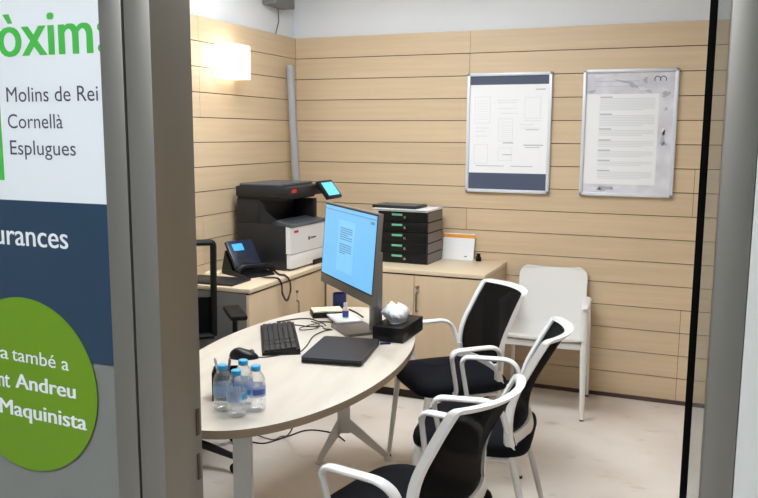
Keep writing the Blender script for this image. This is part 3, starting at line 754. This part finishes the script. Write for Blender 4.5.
for s in (-1, 1):
    b = MB(); b.tube([(s*0.228, -0.205, 0.645), (s*0.232, -0.215, 0.3), (s*0.236, -0.228, 0.008)], [0.021, 0.019, 0.012], 14); l = b.build('leg', 'shell', wc)
    b = MB(); b.lathe([(0.012, 0), (0.012, 0.01)], c=(s*0.236, -0.228, 0), n=14); b.build('foot', 'black_m', l)
    b = MB(); b.tube([(s*0.222, 0.175, 0.60), (s*0.226, 0.19, 0.4), (s*0.232, 0.225, 0.008)], [0.014, 0.015, 0.010], 14); l = b.build('leg', 'shell', wc)
    b = MB(); b.lathe([(0.011, 0), (0.011, 0.01)], c=(s*0.232, 0.225, 0), n=14); b.build('foot', 'black_m', l)
    b = MB(); b.tube(fillet([(s*0.230, -0.235, 0.637), (s*0.232, -0.20, 0.655), (s*0.226, 0.05, 0.650), (s*0.212, 0.205, 0.615)], 0.05), [0.010]+[0.023]*15+[0.014]*4, 14, side=(1, 0, 0), r2=0.012); b.build('armrest', 'shell', wc)

# ================================================================ OFFICE CHAIR AT LEFT
oc = thing('office_chair', 'black office chair with armrest behind the left door jamb', 'chair', (-2.295, 3.085, 0), -0.62-PI/2+0.35)
b = MB()
oc.rotation_euler = (0, 0, math.atan2(-0.75, 0.66)-PI/2)   # local +y = facing
def seat_plan(s, z): return [(math.copysign(abs(math.cos(a))**0.5, math.cos(a))*0.235*s, math.copysign(abs(math.sin(a))**0.5, math.sin(a))*0.225*s+0.0, z) for a in [2*PI*k/36 for k in range(36)]]
b.rings([seat_plan(0.92, 0.43), seat_plan(1, 0.445), seat_plan(1, 0.475), seat_plan(0.93, 0.495), seat_plan(0.5, 0.50)]); b.build('seat', 'fabric', oc, smooth=60)
b = MB(); b.tube(fillet([(-0.20, -0.235, 0.56), (-0.21, -0.255, 1.045), (0.21, -0.255, 1.045), (0.20, -0.235, 0.56)], 0.02, 4)+[Vector((-0.20, -0.235, 0.56))], 0.017, 10); b.build('back_frame', 'black', oc)
b = MB(); b.sheet([[(-0.195+0.39*j/6, -0.24-0.02*i/8-0.02*math.sin(PI*j/6), 0.56+0.20*i/8) for j in range(7)] for i in range(9)], 0.002); b.build('back_mesh', 'mesh', oc, smooth=60)
b = MB(); b.box((-0.03, -0.245, 0.41), (0.03, -0.205, 0.58), bev=0.005); b.box((-0.03, -0.24, 0.40), (0.03, 0.0, 0.43), bev=0.005); b.build('spine', 'black', oc)
for s in (-1, 1):
    b = MB(); b.box((s*0.275-0.042, -0.135, 0.712), (s*0.275+0.042, 0.125, 0.738), bev=0.010); a = b.build('armrest', 'black', oc)
    b = MB(); b.tube(fillet([(s*0.15, 0.0, 0.42), (s*0.272, 0.0, 0.43), (s*0.275, 0.0, 0.715)], 0.04), 0.021, 10, side=(0, 1, 0), r2=0.013); b.build('arm_post', 'black', a)
b = MB(); b.tube([(0, 0, 0.42), (0, 0, 0.25)], 0.018, 14); b.tube([(0, 0, 0.26), (0, 0, 0.08)], 0.027, 14); b.build('gas_column', 'black', oc)
for k in range(5):
    a = 2*PI*k/5-0.05-oc.rotation_euler.z; d = Vector((math.cos(a), math.sin(a), 0))
    b = MB(); b.tube([d*0.02+Vector((0, 0, 0.115)), d*0.15+Vector((0, 0, 0.105)), d*0.335+Vector((0, 0, 0.075))], [0.024, 0.02, 0.014], 8); l = b.build('base_leg', 'black', oc)
    Tk = Matrix.Translation(d*0.325) @ Matrix.Rotation(a, 4, 'Z')
    b = MB()
    for s in (-1, 1): b.lathe([(0.022, -0.008), (0.027, -0.006), (0.027, 0.006), (0.022, 0.008)], c=Tk @ Vector((0, s*0.014, 0.027)), n=18, ax=Matrix.Rotation(a, 4, 'Z') @ Matrix.Rotation(PI/2, 4, 'X'))
    b.tube([Tk @ Vector((0, 0, 0.028)), Tk @ Vector((0, 0, 0.078))], 0.008, 8); b.build('caster', 'black_m', l)

# ================================================================ ON THE TABLE
mo = thing('monitor', 'large grey monitor showing a blue document, on the oval table', 'monitor', (-1.299, 3.120, TZ), -0.774)
tilt = Matrix.Translation((0, -0.13, 0.187)) @ Matrix.Rotation(-0.079, 4, 'X')
b = MB(); b.box((-0.305, 0.0, 0.0), (0.305, 0.020, 0.367), R=tilt, bev=0.003); b.box((-0.22, 0.018, 0.06), (0.22, 0.045, 0.30), R=tilt, bev=0.012); hs_ = b.build('housing', 'greymetal', mo)
b = MB(); b.box((-0.299, -0.0012, 0.040), (0.299, 0.001, 0.362), R=tilt); b.build('bezel', 'black', hs_)
b = MB(); b.box((-0.293, -0.002, 0.046), (0.293, -0.0008, 0.356), R=tilt); scr = b.build('screen', 'screen', mo)
b = MB(); b.box((-0.115, -0.0026, 0.085), (0.075, -0.0018, 0.305), R=tilt); b.build('document_page', 'page', scr)
b = MB()
for z, x1 in [(0.27-0.0095*k, 0.05 if k % 4 != 3 else 0.0) for k in range(6)]+[(0.20-0.0095*k, 0.05 if k % 5 != 4 else -0.02) for k in range(5)]: b.box((-0.09, -0.003, z), (x1, -0.0022, z+0.0045), R=tilt)
b.box((0.235, -0.003, 0.318), (0.275, -0.0015, 0.330), R=tilt); b.box((-0.29, -0.003, 0.338), (0.29, -0.0018, 0.342), R=tilt)
b.build('screen_text', 'pagetext', scr)
b = MB(); b.box((-0.014, -0.010, 0.011), (0.048, 0.030, 0.36), bev=0.006); b.box((-0.05, -0.075, 0.27), (0.05, -0.015, 0.37), bev=0.008); b.build('stand_column', 'greymetal', mo)
b = MB(); b.prism(rrect(0.21, 0.16, 0.02, 5, -0.070, -0.052), 0, 0.012); b.build('stand_base', 'greymetal', mo)

# tissue box
tx = thing('tissue_box', 'black tissue box with a white tissue pulled up, at the table edge', 'tissue box', (-1.178, 3.125, TZ), 0.0)
b = MB(); b.box((-0.068, -0.128, 0), (0.068, 0.128, 0.064), bev=0.003); b.mi = 1; b.prism([(0.030*math.cos(2*PI*k/24), 0.07*math.sin(2*PI*k/24)) for k in range(24)], 0.0638, 0.0645); b.build('box', ['black', 'paper'], tx)
b = MB(); rg = []; rt = random.Random(5)
for i in range(10):
    t_ = i/9; ring = []
    s0 = (0.75+0.55*math.sin(PI*min(1, t_*1.15)*0.62))*(1-t_**4*0.62)
    for k in range(36):
        a = 2*PI*k/36; q = 1+0.10*t_*math.sin(5*a+1)+0.10*t_*math.sin(13*a+2.2*t_)+0.05*math.sin(21*a)
        ring.append((0.044*s0*q*math.cos(a)-0.022*t_, 0.066*s0*q*math.sin(a)-0.010*t_, 0.062+0.070*t_**0.8+0.012*t_*math.sin(3*a+0.8)))
    rg.append(ring)
b.rings(rg); b.build('tissue', 'tissue', tx, smooth=60)

lp = thing('laptop', 'closed dark grey laptop lying on the oval table', 'laptop', (-1.281, 2.768, TZ), 0.172)
b = MB(); b.prism(rrect(0.236, 0.330, 0.012, 4), 0.003, 0.014); b.build('base', 'black', lp)
b = MB(); b.prism(rrect(0.236, 0.330, 0.012, 4), 0.0155, 0.0235); b.build('lid', 'laptop', lp)
b = MB(); b.tube([(-0.10, 0.158, 0.0148), (0.10, 0.158, 0.0148)], 0.0042, 8)
for x in (-0.09, 0.09):
    for y in (-0.14, 0.14): b.box((x-0.01, y-0.01, 0), (x+0.01, y+0.01, 0.004))
b.build('hinge', 'black_m', lp)

kb = thing('keyboard', 'black desktop keyboard beside the mouse on the oval table', 'keyboard', (-1.606, 2.845, TZ), math.atan2(-0.40, 0.245))
b = MB(); T = Matrix.Rotation(PI/2, 4, 'Z') @ Matrix.Rotation(PI/2, 4, 'X')
b.prism([(-0.074, 0), (0.074, 0), (0.074, 0.023), (-0.074, 0.012)], -0.228, 0.228, T=T); b.build('base', 'black', kb)
bk = MB(); sl = math.atan2(0.011, 0.148); Tk = Matrix.Translation((0, 0, 0.0175)) @ Matrix.Rotation(sl, 4, 'X')
for r in range(6):
    x = -0.220
    ks = [1.0]*15 if r != 0 else [1.2, 1.2, 1.2, 6.0, 1.2, 1.2, 1.5, 1.5]
    u_ = 0.29/sum(ks)
    for kw in ks:
        bk.box((x+0.0012, -0.064+r*0.0212, 0), (x+kw*u_-0.0012, -0.064+r*0.0212+0.0185, 0.0075), R=Tk, bev=0.0012, seg=1); x += kw*u_
    for q in range(3): bk.box((0.078+q*0.0195, -0.064+r*0.0212, 0), (0.078+q*0.0195+0.017, -0.064+r*0.0212+0.0185, 0.0075), R=Tk, bev=0.0012, seg=1)
    for q in range(4): bk.box((0.143+q*0.0195, -0.064+r*0.0212, 0), (0.143+q*0.0195+0.017, -0.064+r*0.0212+0.0185, 0.0075), R=Tk, bev=0.0012, seg=1)
ko = bk.build('keys', 'dark', kb); ko['kind'] = 'stuff'

ms = thing('computer_mouse', 'black computer mouse on the oval table', 'mouse', (-1.600, 2.560, TZ), -1.18)
b = MB(); rg = []
for i in range(9):
    t_ = i/8; s_ = math.sqrt(max(0.0, 1-(t_*0.985)**2)); rg.append([(0.031*(s_**0.8)*math.cos(a)*(1+0.08*math.sin(a)), 0.057*(s_**0.8)*math.sin(a)-0.006*t_, 0.037*t_*(1-0.25*math.sin(a)*0.6)) for a in [2*PI*k/32 for k in range(32)]])
b.rings(rg); b.build('shell', 'black', ms, smooth=60)
b = MB(); b.lathe([(0.009, -0.0035), (0.010, 0), (0.009, 0.0035)], c=(0, 0.03, 0.026), n=16, ax=Matrix.Rotation(PI/2, 4, 'Y')); b.build('scroll_wheel', 'grey', ms)

# water bottles
def make_bottle(label):
    t = thing('water_bottle', label, 'bottle', (0, 0, 0), 0, 'small water bottles on the oval table')
    pr_ = [(0.022, 0.0), (0.028, 0.003), (0.030, 0.010), (0.030, 0.024)]
    for k in range(3): pr_ += [(0.0300, 0.027+k*0.007), (0.0285, 0.0305+k*0.007)]
    pr_ += [(0.030, 0.050), (0.030, 0.084), (0.0285, 0.087), (0.030, 0.091), (0.0285, 0.102), (0.024, 0.115), (0.0165, 0.125), (0.0125, 0.129), (0.0125, 0.133)]
    b = MB(); b.lathe(pr_, n=28); bd = b.build('body', 'clear', t, smooth=60)
    def band(z0, z1, r, a0, a1, m, name):
        b = MB(); n = 28
        b.sheet([[(r*math.cos(a0+(a1-a0)*k/n), r*math.sin(a0+(a1-a0)*k/n), z) for k in range(n+1)] for z in (z0, z1)]); b.build(name, m, bd, smooth=60)
    band(0.050, 0.084, 0.0304, 0, 2*PI, 'blabel', 'label_band')
    band(0.058, 0.076, 0.0307, -PI/2-1.35+1.3, -PI/2+0.15+1.3, 'blabel2', 'label_print')
    band(0.058, 0.075, 0.0307, -PI/2-1.45, -PI/2-0.25, 'blabel3', 'label_print')
    b = MB(); b.lathe([(0.0150, 0.130), (0.0155, 0.132), (0.0155, 0.144), (0.0135, 0.146)], n=28); b.build('cap', 'cap', t, smooth=40)
    return t
wb = make_bottle('water bottle with blue cap nearest the table edge, front of the four')
place(wb, (-1.283, 2.005, TZ), 2.6)
for x, y, rz, lab in ((-1.352, 2.036, 2.4, 'water bottle in front of the black pen cup, leftmost of the four'), (-1.253, 2.070, 0.25, 'water bottle with its cyan label showing, rightmost of the four'), (-1.322, 2.108, 1.2, 'water bottle mostly hidden behind the other three')):
    dup(wb, (x, y, TZ), rz, lab)
pc = thing('pen_cup', 'square black pen cup behind the water bottles', 'pen cup', (-1.412, 2.142, TZ), 0.5)
b = MB()
for lo, hi in (((-.04, -.04, 0), (.04, .04, .004)), ((-.04, -.04, 0), (-.037, .04, .095)), ((.037, -.04, 0), (.04, .04, .095)), ((-.04, -.04, 0), (.04, -.037, .095)), ((-.04, .037, 0), (.04, .04, .095))): b.box(lo, hi)
b.build('cup', 'black_m', pc)
for i, (x, y, dx, dy, m, nm) in enumerate(((-0.012, -0.02, -0.022, -0.008, 'silver', 'silver ballpoint pen standing in the pen cup, left'), (0.012, -0.01, 0.012, 0.006, 'grey', 'grey ballpoint pen standing in the pen cup, right'), (0.0, 0.015, -0.004, -0.014, 'black', 'black pen standing low in the pen cup'))):
    L = 0.128 if i < 2 else 0.108
    p0 = Vector((-1.412+x*0.5, 2.142+y*0.5, TZ+0.006)); p1 = p0+Vector((dx, dy, L))
    o = thing('pen', nm, 'pen', p0, 0, 'pens in the cup')
    b = MB(); b.tube([(0, 0, 0), (p1-p0)*0.06, (p1-p0)*0.95, (p1-p0)], [0.0015, 0.0042, 0.0042, 0.0025], 10); b.build('barrel', m, o)
    b = MB(); q = (p1-p0)*0.7+Vector((0.0045, 0, 0)); b.tube([q, (p1-p0)*0.95+Vector((0.0045, 0, 0))], 0.0012, 6); b.build('clip', 'chrome', o)

nt_ = thing('note_dispenser', 'cream note pad in a black holder behind the keyboard', 'note holder', (-1.622, 3.335, TZ), 0.62)
b = MB(); b.box((-0.075, -0.05, 0), (0.075, 0.05, 0.026), bev=0.004); b.build('holder', 'black', nt_)
b = MB(); b.box((-0.07, -0.045, 0.026), (0.07, 0.045, 0.034), bev=0.001); b.build('notes', 'cream', nt_)
mg = thing('mug', 'dark blue mug half hidden behind the monitor', 'mug', (-1.618, 3.470, TZ), 2.2)
b = MB(); b.lathe([(0.030, 0), (0.034, 0.004), (0.034, 0.085), (0.031, 0.085), (0.031, 0.006), (0.001, 0.006)], n=28); b.build('body', 'navy', mg)
b = MB(); b.tube(fillet([(0.030, 0, 0.07), (0.062, 0, 0.068), (0.06, 0, 0.022), (0.031, 0, 0.02)], 0.02), 0.005, 8); b.build('handle', 'navy', mg)
b = MB(); b.box((-0.10, -0.06, 0), (0.10, 0.06, 0.006), bev=0.001); b.mi = 1; b.box((-0.098, -0.058, 0.0055), (0.098, 0.058, 0.008))
o = tag(b.build('paper_pad', ['paper', 'paper']), 'white pad of paper under the monitor beside the small bottle', 'paper pad'); place(o, (-1.505, 3.270, TZ+0.012), -0.85)
sp = thing('sanitizer_bottle', 'small clear bottle with blue label under the monitor', 'bottle', (-1.488, 3.256, TZ+0.020))
b = MB(); b.lathe([(0.013, 0), (0.0145, 0.003), (0.0145, 0.042), (0.010, 0.050), (0.007, 0.053)], n=20); b.build('body', 'white_plastic', sp)
b = MB(); b.lathe([(0.0149, 0.006), (0.0149, 0.030)], n=20); b.build('label_band', 'blue_label', sp)
b = MB(); b.lathe([(0.0151, 0.030), (0.0151, 0.035)], n=20); b.build('red_stripe', 'red', sp)
b = MB(); b.lathe([(0.009, 0.053), (0.009, 0.068), (0.007, 0.071)], n=20); b.build('cap', 'white_plastic', sp)
b = MB(); b.box((-0.022, -0.007, 0), (0.022, 0.007, 0.007), bev=0.002); o = tag(b.build('usb_stick', 'navy'), 'tiny blue stick between the laptop and the tissue box', 'usb stick'); place(o, (-1.175, 2.965, TZ), 0.5)

# cables
def cable(name, P, label, r=0.0028, m='cable', z=None):
    P = [Vector(p) if len(p) == 3 else Vector((p[0], p[1], z)) for p in P]
    b = MB(); b.tube(smooth_path(P, 10), r, 8); return tag(b.build(name, m, smooth=80), label, 'cable')
ZT_ = TZ+0.0030
cable('cable', [(-1.552, 2.580), (-1.52, 2.600), (-1.48, 2.655), (-1.44, 2.70), (-1.455, 2.80), (-1.50, 2.95), (-1.50, 3.05), (-1.475, 3.09)], 'thin black mouse cable curving past the keyboard', 0.0022, z=ZT_)
cable('cable', [(-1.730, 3.052), (-1.67, 3.10), (-1.59, 3.10), (-1.55, 3.13), (-1.515, 3.09), (-1.485, 3.095)], 'black keyboard cable running to the monitor foot', 0.0026, z=ZT_)
cable('cable', [(-1.772, 3.120), (-1.745, 3.165), (-1.71, 3.215), (-1.66, 3.235), (-1.60, 3.205), (-1.55, 3.215), (-1.53, 3.205)], 'black cable along the far table edge to the note holder', 0.0030, z=ZT_)
cable('cable', [(-1.62, 3.17), (-1.57, 3.145), (-1.545, 3.06), (-1.585, 3.01), (-1.61, 3.05), (-1.57, 3.16), (-1.525, 3.125)], 'looped black cable in front of the monitor foot', 0.0024, z=ZT_+0.0055)
cable('cable', [(-1.70, 3.39, TZ+0.0045), (-1.66, 3.43, TZ+0.012), (-1.60, 3.425, TZ+0.03), (-1.50, 3.38, TZ+0.022), (-1.42, 3.30, TZ+0.02)], 'thick black cable behind the note holder', 0.0042)
cable('cable', [(-2.12, 3.42, 0.004), (-2.03, 3.43, 0.004), (-1.97, 3.55, 0.004), (-1.91, 3.68, 0.004), (-1.79, 3.70, 0.004), (-1.72, 3.67, 0.004), (-1.66, 3.62, 0.004)], 'black cable lying on the floor under the table', 0.004)
cable('cable', [(-2.15, 3.52, 0.0035), (-2.02, 3.49, 0.0035), (-1.99, 3.53, 0.010), (-1.93, 3.50, 0.04), (-1.84, 3.40, 0.16), (-1.72, 3.25, 0.45), (-1.66, 3.15, 0.71)], 'grey cable dropping from the table to the floor', 0.004, 'cable_grey')
